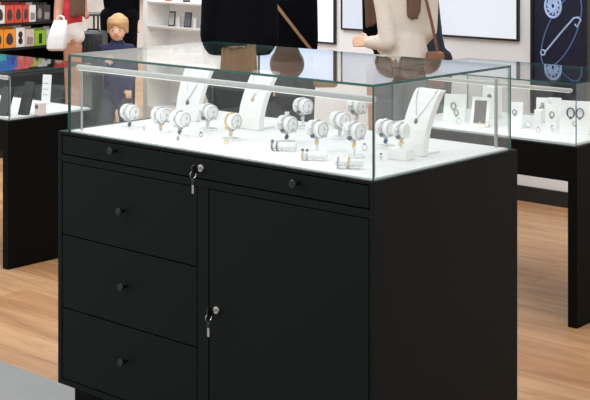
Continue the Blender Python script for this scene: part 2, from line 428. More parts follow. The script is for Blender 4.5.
ring_thing(381, 160, 'silver ring with blue stone just right of the glass corner', SILVER, BLUE, .008)
ring_thing(201, 137, 'thin silver ring on the deck left of the gold bracelet stand', SILVER, DARKSIL, .006)
ring_thing(226, 144.5, 'thin gold ring in front of the gold bracelet stand', GOLD, GOLD, .006)
ring_thing(178, 140.5, 'thin dark ring in front of the plain silver bracelet stand', DARKSIL, SILVER, .006)
ring_thing(144, 131, 'tiny silver ring right of the leftmost bracelet stand', SILVER, SILVER, .006)

def necklace_display(px, py, z0, yaw, label, nlabel, hgt=.2, wb=.088, wt=.125, stone=DARKSIL, metal=SILVER, drop=.085, group='necklace displays in the main glass case'):
    p = on_z(px, py, z0); o = empty('necklace_display', p, yaw, label, 'necklace display', group)
    prof = [(0, 0), (.002, .2), (.009, .4), (.021, .6), (.036, .8), (.050, .95), (.058, 1.0)]
    prof = [(a * 1.4 * hgt / .2, zz * hgt) for a, zz in prof]; th = .026
    b = MB(); rings = []
    for a, zz in prof:
        w = wb + (wt - wb) * (zz / hgt); 
        rings.append([(-w / 2, a, zz), (w / 2, a, zz), (w / 2, a + th, zz), (-w / 2, a + th, zz)])
    b.rings([[Vector(v) for v in r] for r in rings]); slab = b.build('slab', WHITE, o)
    bv = slab.modifiers.new('bevel', 'BEVEL'); bv.width = .003; bv.segments = 2; bv.limit_method = 'ANGLE'
    b = MB(); b.box((-wb * .3, th * .9, 0), (wb * .3, th + .075, .006), .001); b.build('foot', WHITE, o)
    def ysurf(z):
        for (a0, q0), (a1, q1) in zip(prof, prof[1:]):
            if q0 <= z <= q1: return a0 + (a1 - a0) * (z - q0) / (q1 - q0)
        return prof[-1][0]
    n = empty('necklace', p, yaw, nlabel, 'necklace', group.replace('displays', 'chains'))
    pts = []
    for i in range(29):
        tt = i / 28 * 2 - 1; x = tt * wt * .38; z = hgt * 1.0 - drop * (1 - abs(tt) ** 1.25) 
        pts.append((x, ysurf(min(z, hgt * .999)) - .0022, z))
    b = MB(); b.tube(pts, .0017, 6); b.build('chain', metal, n, True)
    zc = hgt - drop; yc = ysurf(zc) - .004
    b = MB(); b.tube(arc((0, yc, zc - .004), .003, 0, 2 * PI, 12)[:-1], .0009, 6, True); b.sphere((0, yc - .001, zc - .013), .008, (1, .5, 1.15), 2); b.build('pendant', stone, n, True)
necklace_display(186, 121, ZD, .12, 'white curved necklace display toward the left end of the case', 'silver V chain with dark pendant on the left necklace display', .2, .10, .125, DARKSIL, SILVER, .12)
necklace_display(248, 129.5, ZD, -.05, 'white curved necklace display in the middle of the case', 'fine silver chain with copper pendant on the middle necklace display', .2, .108, .118, ROSE, SILVER, .085)
necklace_display(411, 155, ZD, -.12, 'white curved necklace display at the right end of the case', 'silver chain with round dark pendant on the right necklace display', .2, .10, .108, DARKSIL, SILVER, .085)

# ------------------------------------------------------------------ things on the right table
RZD = RZ + .012
CARDG = 'jewellery cards on the right table'
DARKP = mat('dark_velvet', (92, 90, 90), 0.6)
def lean_card(px0, px1, ytop, ybot, label, z0, name='jewellery_card', frame=None, jewel=None, back=WHITE, yaw=TH * .45, group=CARDG, th=.008, cat='jewellery card', tilt=.3):
    pc = (px0 + px1) / 2; p = on_z(pc, ybot, z0); d = -s * p.x + c * p.y
    w = (px1 - px0) * d / F / math.cos(TH - yaw); hgt = (ybot - ytop) * d / F
    o = empty(name, p, yaw, label, cat, group)
    tl = tilt; rot = Matrix.Rotation(-tl, 3, 'X'); hh = hgt / math.cos(tl)
    b = MB(); b.box((-w / 2, 0, 0), (w / 2, th, hh), .0015, rot, Vector((0, 0, 0))); b.build('card', back, o)
    b = MB(); b.prism([(-w * .25, th, .0), (-w * .25, th + .05, 0), (-w * .25, th + hh * .5 * math.sin(tl), hh * .5)], (.004, 0, 0)); b.build('easel_leg', back, o)
    if frame:
        b = MB(); b.box((-w * .33, -.002, hh * .12), (w * .33, .001, hh * .88), 0, rot, Vector((0, 0, 0))); b.build('picture', frame, o)
    if jewel:
        for (fx, fz, r, m) in jewel:
            q = rot @ Vector((w * fx, -.004, hh * fz)); b = MB()
            b.tube([q + Vector((r * math.cos(a), 0, r * 1.4 * math.sin(a))) for a in [2 * PI * k / 16 for k in range(16)]], max(.0016, r * .2), 6, True)
            b.sphere(q + Vector((0, -.001, -r * 1.4)), r * .5, (1, .7, 1), 2); b.build('pendant', m, o, True)
    return o
def block(px0, px1, ytop, ybot, label, z0, name='display_block', m=WHITE, depth=.05, yaw=0.0, group=None, cat='display block', gem=None):
    pc = (px0 + px1) / 2; p = on_z(pc, ybot, z0); d = -s * p.x + c * p.y
    w = max(.015, ((px1 - px0) * d / F - depth * abs(math.sin(TH - yaw))) / math.cos(TH - yaw)); hgt = (ybot - ytop) * d / F
    o = empty(name, p, yaw, label, cat, group)
    b = MB(); b.box((-w / 2, 0, 0), (w / 2, depth, hgt), .002); b.build('block', m, o)
    if gem:
        b = MB(); b.lathe([(.012, .001), (.011, -.003), (.004, -.005), (.0005, -.005)], 16, (0, 0, hgt * .7), 'Y'); b.build('medallion', gem, o, True)
    return o
lean_card(443, 464, 95, 121, 'white leaning card with silver earrings next to the right necklace display', RZD, jewel=[(-.05, .55, .012, DARKSIL), (.1, .3, .010, DARKSIL)])
block(480, 499, 87, 118, 'tall white block with a dark medallion behind the framed card', RZD, gem=DARKSIL, depth=.05)
lean_card(470.5, 487.5, 98, 127, 'white framed card with a dark picture on the right table', RZD, frame=DARKP)
lean_card(509, 521, 103, 128, 'narrow white leaning card just right of the cabinet glass edge', RZD, jewel=[(-.1, .6, .009, DARKSIL)])
lean_card(536, 547, 98, 121, 'upright white card with grey charms, left of the back pair', RZD, jewel=[(0, .45, .012, DARKSIL), (0.05, .7, .006, DARKSIL)], tilt=.15)
lean_card(548, 560, 98, 121, 'upright white card with a pale charm, right of the back pair', RZD, jewel=[(-.1, .6, .007, SILVER)], tilt=.15)
lean_card(545, 556, 105, 128, 'small white card with a grey locket in front of the back pair', RZD, jewel=[(.05, .55, .010, DARKSIL)])
lean_card(560.5, 588, 102, 134, 'wide white board with two dark hoop earrings at the glass corner', RZD, jewel=[(-.15, .62, .016, DARKSIL), (.16, .62, .016, DARKSIL), (.0, .3, .008, SILVER)], yaw=TH * .5)
block(531, 544, 110, 123, 'low white block in front of the upright charm cards', RZD, depth=.05)
def small_ring(px, py, label, m1, m2, r=.012): ring_thing(px, py, label, m1, m2, r, RZD, group='loose rings on the right table')
small_ring(480, 128.5, 'pale gold ring at the foot of the framed dark card', GOLD, ROSE, .013)
small_ring(487, 128, 'rose gold ring right of the framed dark card', ROSE, SILVER, .013)
small_ring(538, 133, 'rose gold ring at the front edge below the low white block', ROSE, ROSE, .012)
small_ring(528, 128, 'silver ring left of the low white block', SILVER, SILVER, .015)
small_ring(552, 131.5, 'silver ring in front of the small locket card', SILVER, DARKSIL, .011)
small_ring(459, 124, 'silver ring in front of the leaning earring card', SILVER, DARKSIL, .012)

# ------------------------------------------------------------------ things on the left table
LZD = LZ + .012
PHD = mat('dark_display', (62, 61, 62), 0.5)
LG_ = 'display pieces on the left table'
lean_card(17, 27.5, 83, 115, 'dark grey slanted display stand left of the pink box', LZD, name='slanted_stand', back=PHD, group=LG_, cat='display stand', th=.02, tilt=.38)
lean_card(-4, 7, 88, 116, 'dark grey slanted display stand behind the glass corner at the picture edge', LZD, name='slanted_stand', back=PHD, group=LG_, cat='display stand', th=.02, tilt=.38)
PINKW = mat('pinkish_box', (232, 222, 219), 0.5)
o = block(31, 42.5, 103, 115.5, 'small pinkish white ring box on the left table', LZD, name='ring_box', m=PINKW, depth=.045, group=LG_, cat='ring box', gem=DARKSIL)
INK = mat('grey_ink', (150, 150, 152), 0.6)
o = lean_card(40.5, 50, 75, 104.5, 'upright white price card at the back of the left table', LZD, name='price_card', group=LG_, cat='price card', th=.004, tilt=.12)
b = MB()
for k in range(3): b.box((-.018, .0005 + (.05 + .03 * k) * .12 - .0025, .05 + .03 * k), (.010, .0015 + (.05 + .03 * k) * .12, .053 + .03 * k))
b.build('print', INK, o)

# ------------------------------------------------------------------ black gondola with boxed goods
GXF = on_x(30, 20, -8.17).x
y_a = on_x(-14, 20, GXF).y; y_b = on_x(66, 20, GXF).y
GB = mat('black_shelving', (16, 16, 17), 0.5)
zr = [on_x(20, 73.5, GXF).z, on_x(20, 47, GXF).z, on_x(20, 22.5, GXF).z, on_x(20, -1.5, GXF).z]
gon = empty('shelving_unit', (GXF, y_a, 0), 0, 'tall black shelving unit stocked with colourful boxed goods', 'shelving')
wl = y_b - y_a
b = MB(); b.box((-.42, 0, 0), (-.40, wl, 1.75)); b.build('back_panel', GB, gon)
b = MB(); b.box((-.42, -.02, 0), (.015, 0, 1.75)); b.build('side_panel', GB, gon)
b = MB(); b.box((-.42, wl, 0), (.015, wl + .02, 1.75)); b.build('side_panel', GB, gon)
b = MB(); b.box((-.40, 0, 0), (.01, wl, .12)); b.build('base', GB, gon)
for z in zr + [zr[0] - .21]:
    b = MB(); b.box((-.40, 0, z - .018), (.012, wl, z)); b.build('shelf', GB, gon)
b = MB(); b.box((-.40, 0, zr[0] - .24), (.0, wl, .12)); b.build('stock_panel', GB, gon)
BOXC = {'white': (232, 230, 228), 'red': (214, 78, 60), 'dark': (62, 58, 62), 'orange': (240, 150, 44), 'pale': (214, 196, 186), 'green': (142, 196, 50), 'blue': (52, 118, 204), 'coral': (222, 106, 104), 'lime': (186, 190, 86), 'grey': (196, 196, 200), 'cyan': (70, 160, 205)}
PRINT = mat('print_dark', (58, 54, 58), 0.5)
PRINTB = mat('print_black', (28, 28, 32), 0.4)
PRINTP = mat('print_pale', (150, 140, 140), 0.5)
def carton(row, x0, x1, top, col, label, shape, pm=PRINT, grp='boxed goods on the black shelves'):
    z = zr[row]; ya, yb = on_x(x0, 20, GXF).y + .002, on_x(x1, 20, GXF).y - .002
    zt_ = on_x((x0 + x1) / 2, top, GXF).z
    o = empty('carton', (GXF, ya, z), 0, label, 'box', grp); w, h = yb - ya, zt_ - z
    m = mat('carton_' + col, BOXC[col], .4)
    b = MB(); b.box((-.09, 0, 0), (0, w, h * .86), .001); b.build('box', m, o)
    b = MB(); b.prism([(-.047, 0, h * .85), (-.043, 0, h * .85), (-.043, w, h * .85), (-.047, w, h * .85)], (0, 0, h * .15)); b.build('hang_tab', m, o)
    b = MB()
    if shape == 'drop':
        b.prism([(0.0005, w * (.5 + .3 * math.sin(a) * (1 - .25 * math.cos(a))), h * (.42 + .28 * math.cos(a))) for a in [2 * PI * k / 18 for k in range(18)]], (.0015, 0, 0))
    elif shape == 'phone':
        b.prism([(0.0005, w * .36, h * .12), (0.0005, w * .64, h * .12), (0.0005, w * .64, h * .68), (0.0005, w * .36, h * .68)], (.0015, 0, 0))
    elif shape == 'buds':
        for zz in (.55, .27): b.prism([(0.0005, w * (.5 + .24 * math.sin(a)), h * (zz + .15 * math.cos(a))) for a in [2 * PI * k / 16 for k in range(16)]], (.0015, 0, 0))
    else:
        b.prism([(0.0005, w * .15, h * .1), (0.0005, w * .8, h * .1), (0.0005, w * .85, h * .45), (0.0005, w * .2, h * .5)], (.0015, 0, 0))
    b.build('front_print', pm, o)
T1, T2, T3 = 2.5, 26.5, -22.5
carton(2, -5, 5, T1, 'white', 'white box left of the red boxes on the upper shelf', 'drop')
carton(2, 5.2, 14, T1, 'red', 'leftmost red box of three on the upper shelf', 'drop')
carton(2, 14.2, 22.5, T1, 'red', 'middle red box of three on the upper shelf', 'drop')
carton(2, 22.7, 29, T1, 'red', 'narrow rightmost red box of three on the upper shelf', 'drop')
carton(2, 29.2, 36, T1, 'white', 'white box between the red and the dark boxes on the upper shelf', 'slant', PRINTP)
carton(2, 36.2, 43, T1, 'dark', 'dark box next to the white box on the upper shelf', 'drop', PRINTP)
carton(2, 43.2, 50.5, T1, 'dark', 'dark box farthest along the upper shelf', 'slant', PRINTP)
carton(1, -7, 3.5, T2, 'orange', 'left orange box of two on the middle shelf', 'drop')
carton(1, 3.7, 15.5, T2, 'orange', 'right orange box of two on the middle shelf', 'drop')
carton(1, 15.8, 25, T2 - 2, 'white', 'white box with black earbuds print on the middle shelf', 'buds', PRINTB)
carton(1, 25.2, 34.5, T2, 'pale', 'pale beige box next to the green box on the middle shelf', 'slant', PRINTP)
carton(1, 34.7, 46, T2 + 1.5, 'green', 'bright green box with a black phone print on the middle shelf', 'phone', PRINTB)
carton(1, 46.2, 53, T2, 'grey', 'light grey box right of the green box on the middle shelf', 'slant', PRINTP)
carton(3, -3, 8, T3, 'blue', 'left blue box of two on the top shelf', 'slant', mat('print_cyan', (70, 190, 190), .5))
carton(3, 8.2, 17, T3, 'blue', 'right blue box of two on the top shelf', 'drop', mat('print_violet', (60, 70, 170), .5))
carton(3, 17.2, 25, T3, 'coral', 'left coral box of two on the top shelf', 'slant', mat('print_rose', (236, 150, 140), .5))
carton(3, 25.2, 33, T3, 'coral', 'right coral box of two on the top shelf', 'slant', mat('print_rose', (236, 150, 140), .5))
carton(3, 33.2, 41, T3 + 1, 'lime', 'yellow green box with dark print on the top shelf', 'drop')
carton(3, 41.2, 51, T3, 'grey', 'light grey box right of the yellow green box on the top shelf', 'phone', PRINT)

# ------------------------------------------------------------------ white shelving against the back wall
YS = 6.85
xs0 = XE; xs1 = on_y(222, 10, YS).x
sh = empty('shelving_unit', (xs0, YS, 0), 0, 'white wall shelving with phones beside the boy', 'shelving')
ws = xs1 - xs0; SHW = mat('white_shelving', (247, 246, 243), .5)
b = MB(); b.box((0, .235, 0), (ws, .255, 2.4)); b.build('back_panel', SHW, sh)
for xx in (0, ws - .05):
    b = MB(); b.box((xx, 0, 0), (xx + .05, .235, 2.4), .002); b.build('side_panel', SHW, sh)
b = MB(); b.box((.05, 0, 0), (ws - .05, .235, .33), .002); b.build('base', SHW, sh)
zsh = [on_y(160, 43, YS).z - .02, on_y(160, 27, YS).z, on_y(160, 2, YS).z]
zsh = [zsh[1] - (zsh[2] - zsh[1])] + zsh[1:]
SHE = mat('shelf_edge', (198, 192, 186), .4)
for z in zsh + [zsh[0] - .2]:
    b = MB(); b.box((.05, .004, z - .008), (ws - .05, .235, z), .001); f_ = b.build('shelf', SHW, sh)
    b = MB(); b.box((.05, .0, z - .012), (ws - .05, .004, z + .001)); b.build('price_rail', SHE, f_)
def phone(px, z, w, h, col, label, yy=.1, tilt=.2, pr=None):
    p = on_y(px, 10, YS + yy); o = empty('phone', (p.x, p.y, z), .35, label, 'phone', 'phones on the white shelving')
    rot = Matrix.Rotation(-tilt, 3, 'X')
    b = MB(); b.box((-w / 2, 0, 0.002), (w / 2, .012, h), .004, rot, Vector((0, 0, 0))); b.build('case', col, o)
    b = MB(); b.box((-w * .38, -.0015, h * .1), (w * .38, .001, h * .9), .0, rot, Vector((0, 0, 0))); b.build('screen', pr or PRINTP, o)
DK = mat('phone_dark', (46, 46, 50), .3); DSCR = mat('phone_screen', (96, 98, 104), .3)
phone(171, zsh[1], .055, .118, DK, 'left dark phone on the middle white shelf', pr=mat('phone_screen_pale', (170, 172, 168), .3))
phone(187, zsh[1], .06, .118, DK, 'right dark phone on the middle white shelf', pr=DSCR)
phone(203, zsh[1], .05, .1, mat('phone_grey', (110, 106, 104), .4), 'grey phone half hidden behind the black coat on the white shelf', pr=DSCR)
phone(168, zsh[2], .06, .1, mat('phone_red', (200, 110, 90), .4), 'reddish phone on the upper white shelf', pr=mat('phone_scr2', (214, 140, 100), .4))
phone(186, zsh[2], .06, .1, DK, 'dark phone on the upper white shelf', pr=DSCR)
phone(175, zsh[0], .04, .05, mat('phone_red', (200, 110, 90), .4), 'tiny reddish phone on the lower white shelf', pr=mat('phone_maroon', (120, 50, 50), .4))
phone(187, zsh[0], .05, .05, mat('phone_teal', (60, 96, 112), .4), 'tiny teal phone on the lower white shelf', pr=DSCR)
def price(px, z, label, yy=.08):
    p = on_y(px, 10, YS + yy); o = empty('price_card', (p.x, p.y, z), .2, label, 'price card', 'price cards on the white shelving')
    b = MB(); b.box((-.016, 0, 0), (.016, .02, .08), .001); b.build('card', mat('price_grey', (206, 204, 206), .5), o)
price(178, zsh[1], 'pale price card right of the left shelf phone'); price(194.5, zsh[1], 'pale price card right of the middle shelf phone')

# ------------------------------------------------------------------ screens and poster on the back wall
def wall_rect(px0, px1, pyb, ztop, th=.04):
    a = on_y(px0, pyb, YB); e = on_y(px1, pyb, YB); zb = on_y((px0 + px1) / 2, pyb, YB).z
    return a.x, e.x, zb, ztop
def screen(x0, x1, zb, zt_, m, label, fw=.014):
    o = empty('wall_screen', (x0, YB, zb), 0, label, 'screen', 'lit screens on the back wall'); w, h = x1 - x0, zt_ - zb
    b = MB()
    for lo, hi in (((0, -.025, 0), (w, 0, fw)), ((0, -.025, h - fw), (w, 0, h)), ((0, -.025, fw), (fw, 0, h - fw)), ((w - fw, -.025, fw), (w, 0, h - fw))): b.box(lo, hi, .002)
    b.build('frame', BEZEL, o)
    b = MB(); b.box((fw, -.02, fw), (w - fw, -.002, h - fw)); b.build('display', m, o)
zb2 = on_y(440, 36.4, YB - .025).z
screen(on_y(340.5, 30, YB - .025).x, on_y(518, 40, YB - .025).x, zb2, zb2 + 1.15, SCREEN, 'wide white lit screen on the back wall behind the beige jacket')
zb1 = on_y(327, 44, YB - .025).z
screen(on_y(258, 44, YB - .025).x, on_y(334.5, 44, YB - .025).x, zb1, zb1 + 1.3, SCREENB, 'pale blue lit screen on the back wall behind the black coats')
x0, x1 = on_y(530, 50, YB - .04).x, on_y(587, 50, YB - .04).x
zb = on_y(558, 116, YB - .04).z; zt_ = 2.2
NAVY = mat('poster_navy', (19, 22, 46), .35)
po = empty('poster', (x0, YB, zb), 0, 'dark navy framed poster of a silver bangle bracelet on the back wall', 'poster')
w, h = x1 - x0, zt_ - zb
b = MB()
fw = .02
for lo, hi in (((0, -.04, 0), (w, 0, fw)), ((0, -.04, h - fw), (w, 0, h)), ((0, -.04, fw), (fw, 0, h - fw)), ((w - fw, -.04, fw), (w, 0, h - fw))): b.box(lo, hi, .002)
b.build('frame', BEZEL, po)
b = MB(); b.box((fw, -.03, fw), (w - fw, -.002, h - fw)); b.build('print', NAVY, po)
def pp(px, py):
    q_ = on_y(px, py, YB - .031); return Vector((q_.x - x0, -.0315, q_.z - zb))
PSIL = mat('poster_silver', (88, 118, 172), .5); PSILL = mat('poster_highlight', (176, 200, 238), .5)
ov = []
ax = Vector((29, -58)) ; 
for k in range(40):
    a = 2 * PI * k / 40; L, Wd = 38.5, 14.5
    ux, uy = .40, -.917
    ov.append(pp(561.5 + ux * L * math.cos(a) + .917 * Wd * math.sin(a), 31 + uy * L * math.cos(a) + .40 * Wd * math.sin(a)))
b = MB(); b.tube(ov, .0042, 6, True); bo = b.build('bangle_print', PSIL, po, True); 
b = MB(); b.tube([pp(544.5, 53), pp(560, 34), pp(574, 18), pp(577.5, 17.5)], .0058, 6); b.tube([pp(578, 17), pp(581, 20), pp(577, 27), pp(575, 24)], .006, 6); b.tube(arc(pp(543, 52.5), .016, 0, 2 * PI, 12)[:-1], .0045, 6, True)
b.build('clasp_print', PSILL, po, True)
b = MB(); cc = pp(553, 6)
b.tube(arc(cc, .055, 0, 2 * PI, 20, (1, 0, 0), (0, 0, 1), .07)[:-1], .008, 6, True)
for k in range(11):
    a = k * 2 * PI / 11; r0_, r1_ = (.048, .026) if k % 2 else (.044, .030)
    b.tube([cc + Vector((r0_ * math.cos(a), 0, r0_ * 1.25 * math.sin(a))), cc + Vector((r1_ * math.cos(a + .8), 0, r1_ * 1.25 * math.sin(a + .8)))], .0055, 6)
    b.tube([cc + Vector((r1_ * math.cos(a + .8), 0, r1_ * 1.25 * math.sin(a + .8))), cc + Vector((.012 * math.cos(a + 1.9), 0, .015 * math.sin(a + 1.9)))], .004, 6)
b.tube(arc(cc, .022, 0, 2 * PI, 14, (1, 0, 0), (0, 0, 1), .028)[:-1], .005, 6, True)
b.build('charm_print', PSILL, po, True)

# ------------------------------------------------------------------ far left of the shop
o = empty('shelving_unit', (0, 0, 0), 0, 'low white shelving with small grey products on the far wall', 'shelving')
def far_shelf(px0, px1, ztop, label, y, zs, cols):
    xa_, xb_ = on_y(px0, 10, y).x, on_y(px1, 10, y).x
    o = empty('shelving_unit', (xa_, y, 0), 0, label, 'shelving'); w = xb_ - xa_
    b = MB(); b.box((0, .2, .0), (w, .22, ztop)); b.build('back_panel', SHW, o)
    for xx in (0, w - .03):
        b = MB(); b.box((xx, 0, 0), (xx + .03, .2, ztop)); b.build('side_panel', SHW, o)
    for z in zs:
        b = MB(); b.box((.03, 0, z - .02), (w - .03, .2, z)); b.build('shelf', SHE, o)
    return xa_, w
bpy.data.objects.remove(o)
def far_goods(xa_, w, y, z, n, cols, label, cat, group, hh):
    for k in range(n):
        x = xa_ + .06 + (w - .12) * (k + .5) / n; ww = (w - .12) / n * .8
        o = empty('carton', (x, y + .05, z), 0, label, 'box', group)
        b = MB(); b.box((-ww / 2, 0, 0), (ww / 2, .1, hh * R.uniform(.8, 1)), .004); b.build('box', cols[k % len(cols)], o)
        b = MB(); b.box((-ww * .3, -.002, hh * .2), (ww * .3, 0, hh * .6)); b.build('front_print', cols[(k + 1) % len(cols)], o)
GC = [mat('goods_grey', (150, 148, 146), .5), mat('goods_pale', (206, 202, 198), .5), mat('goods_dark', (92, 90, 94), .5)]
xa_, w = far_shelf(84, 108, 2.0, 'white shelving with grey boxes on the far wall left of the man', 12.2, [1.0, 1.32], None)
za = 1.0
far_goods(xa_, w, 12.2, 1.0, 4, GC, 'small grey box on the far wall shelving left of the man', 'box', 'grey boxes on the far shelving', .24)
PC = [mat('goods_pink', (186, 142, 136), .5), mat('goods_sand', (196, 184, 170), .5), mat('goods_brown', (120, 98, 88), .5)]
xa2, w2 = far_shelf(131, 156, 2.0, 'white shelving with pinkish boxes on the far wall right of the man', 11.6, [.80, 1.04, 1.28], None)
far_goods(xa2, w2, 11.6, .80, 4, PC, 'small pinkish box on the lower far shelf right of the man', 'box', 'lower pinkish boxes on the far shelving', .18)
far_goods(xa2, w2, 11.6, 1.04, 4, PC[::-1], 'small brownish box on the upper far shelf right of the man', 'box', 'upper pinkish boxes on the far shelving', .18)
# metal frame table
p = at_depth(96, 12.6, 0); o = empty('metal_rack', p, TH, 'slim grey metal rack standing left of the man in black', 'rack')
RK = mat('rack_grey', (90, 90, 94), .4, .6)
zt_ = H - (13 - Y0) / F * 12.6
b = MB(); b.box((-.16, -.15, zt_ - .02), (.16, .15, zt_), .003); b.build('top', RK, o)
for i in (-1, 1):
    for j in (-1, 1):
        b = MB(); b.box((i * .06 - .009 + j * .06, j * .13 - .009, 0), (i * .06 + .009 + j * .06, j * .13 + .009, zt_ - .02)); b.build('leg', RK, o)
# suitcase
p = at_depth(93.5, 11.0, 0); SU = mat('suitcase_shell', (44, 46, 50), .45)
o = empty('suitcase', p, TH, 'dark grey ribbed suitcase standing left of the blond boy', 'suitcase')
zt_ = H - (31.5 - Y0) / F * 11.0; w = 24.5 * 11 / F
b = MB(); b.box((-w / 2, -.14, .05), (w / 2, .14, zt_), .025)
for k in range(6): 
    xx = -w / 2 + w * (k + .5) / 6; b.box((xx - .008, -.147, .1), (xx + .008, -.13, zt_ - .05), .003)
b.build('shell', SU, o, True)
for i in (-1, 1):
    for j in (-1, 1):
        b = MB(); b.cyl((i * w * .35 - .01, j * .1, .025), (i * w * .35 + .01, j * .1, .025), .025); b.build('wheel', KNOB, o, True)
b = MB(); b.tube([(-.05, 0, zt_ - .005), (-.045, 0, zt_ + .018), (.045, 0, zt_ + .018), (.05, 0, zt_ - .005)], .008, 8); b.build('handle', KNOB, o, True)

# ------------------------------------------------------------------ people (local frame: +x picture right, -y towards the camera)
class Fig:
    def __init__(self, px, d, label, group=None):
        self.px, self.d = px, d; self.k = d / F
        self.o = empty('person', at_depth(px, d, 0), TH, label, 'person', group)
    def P(self, px, py, y=0.0): return Vector(((px - self.px) * self.k, y, H - (py - Y0) * self.k))
    def part(self, name, caps, m, vox=.011, spheres=()):
        b = MB()
        for cp in caps: b.capsule(*cp)
        for sp in spheres: b.sphere(*sp)
        return b.build(name, m, self.o, True, remesh=vox)
def legs(hip_z, hw, back=1, foot_y=-.08, spread=.0, r=(.072, .052, .036), knee=.28):
    out = []
    for i in (-1, 1):
        hx = i * hw; kx = i * (hw + spread * .6); axx = i * (hw + spread)
        out += [((hx, 0, hip_z), (kx, -.01 if foot_y < 0 else .01, hip_z * .53), r[0], r[1]), ((kx, 0, hip_z * .53), (axx, .02, .08), r[1] * .95, r[2]),
                ((axx, .02, .05), (axx * 1.1, foot_y * 1.5, .03), .036, .03)]
    return out
def head_caps(x, y, zc, r=.098, face=-1):
    """skull, jaw, nose, neck"""
    return [((x, y - face * .012, zc + .02), (x, y - face * .012, zc + .03), r * .84, r * .80), ((x, y + face * .028, zc - .04), (x, y + face * .034, zc - .075), r * .60, r * .38),
            ((x, y + face * (r * .86), zc + .0), (x, y + face * (r * .98), zc - .028), r * .09, r * .15)]
def hand(b, wrist, dirv, up, scale=1.0, curl=.5):
    """palm, four unequal bent fingers and a thumb; b collects capsules"""
    W_ = Vector(wrist); D = Vector(dirv).normalized(); U = Vector(up); U = (U - D * U.dot(D)).normalized(); N = D.cross(U)
    sx = scale
    for j in range(4):
        off = U * (.030 - .020 * j) * sx
        b.append((W_ + off * .6, W_ + off + D * .075 * sx, .013 * sx, .0105 * sx))
        L = (.062, .072, .068, .052)[j] * sx
        k1 = W_ + off + D * .08 * sx; k2 = k1 + (D * math.cos(curl) + N * math.sin(curl)) * L * .5; k3 = k2 + (D * math.cos(curl * 2) + N * math.sin(curl * 2)) * L * .45
        b.append((k1, k2, .0095 * sx, .0088 * sx)); b.append((k2, k3, .0085 * sx, .007 * sx))
    t0 = W_ + U * .026 * sx + D * .02 * sx; t1 = t0 + (U * .75 + D * .7 + N * .3).normalized() * .035 * sx; t2 = t1 + (U * .3 + D * .9 + N * .4).normalized() * .03 * sx
    b.append((t0, t1, .012 * sx, .010 * sx)); b.append((t1, t2, .0098 * sx, .0078 * sx))
    return b
def hair(f, caps, m, spheres=(), name='hair', vox=.01): return f.part(name, caps, m, vox, spheres)
def locks(caps, x0, x1, y, ztop, zbot, n, r=.018, bend=.02):
    for k in range(n):
        x = x0 + (x1 - x0) * (k + .5) / n; dz = R.uniform(-.02, .02)
        caps.append(((x, y, ztop), (x + R.uniform(-bend, bend), y + R.uniform(-.01, .01), zbot + dz), r, r * .5))
    return caps
BLK = mat('black_coat_wool', (8, 9, 13), .9, spec=.1, bump=.15, bscale=120)
BLK2 = mat('black_coat_cotton', (7, 9, 15), .9, spec=.1, bump=.1, bscale=120)
TROU = mat('dark_trousers', (38, 40, 48), .8)
SHOE = mat('dark_shoe', (24, 22, 22), .5)
BEIGE = mat('beige_jacket_cloth', (212, 200, 187), .85, bump=.25, bscale=50, var=.06)
NAVYC = mat('navy_coat_cloth', (30, 44, 56), .8, bump=.1, bscale=80)
HAIRB = mat('brown_hair', (96, 66, 48), .5, bump=.5, bscale=140, var=.25)
HAIRL = mat('light_brown_hair', (160, 126, 92), .5, bump=.5, bscale=140, var=.3)
HAIRM = mat('mid_brown_hair', (118, 90, 72), .5, bump=.5, bscale=140, var=.25)
BLOND = mat('blond_hair', (206, 168, 118), .5, bump=.5, bscale=160, var=.25)
def shoes(f, axx, foot_y, m=SHOE, x0=0):
    for i in (-1, 1):
        b = MB(); b.capsule((x0 + i * axx, .03, .045), (x0 + i * axx * 1.1, foot_y * 1.6, .04), .045, .04); b.box((x0 + i * axx - .04, min(foot_y * 1.6, .05) , 0), (x0 + i * axx + .04, max(foot_y * 1.6, .05), .03), .008)
        b.build('shoe', m, f.o, True, remesh=.01)

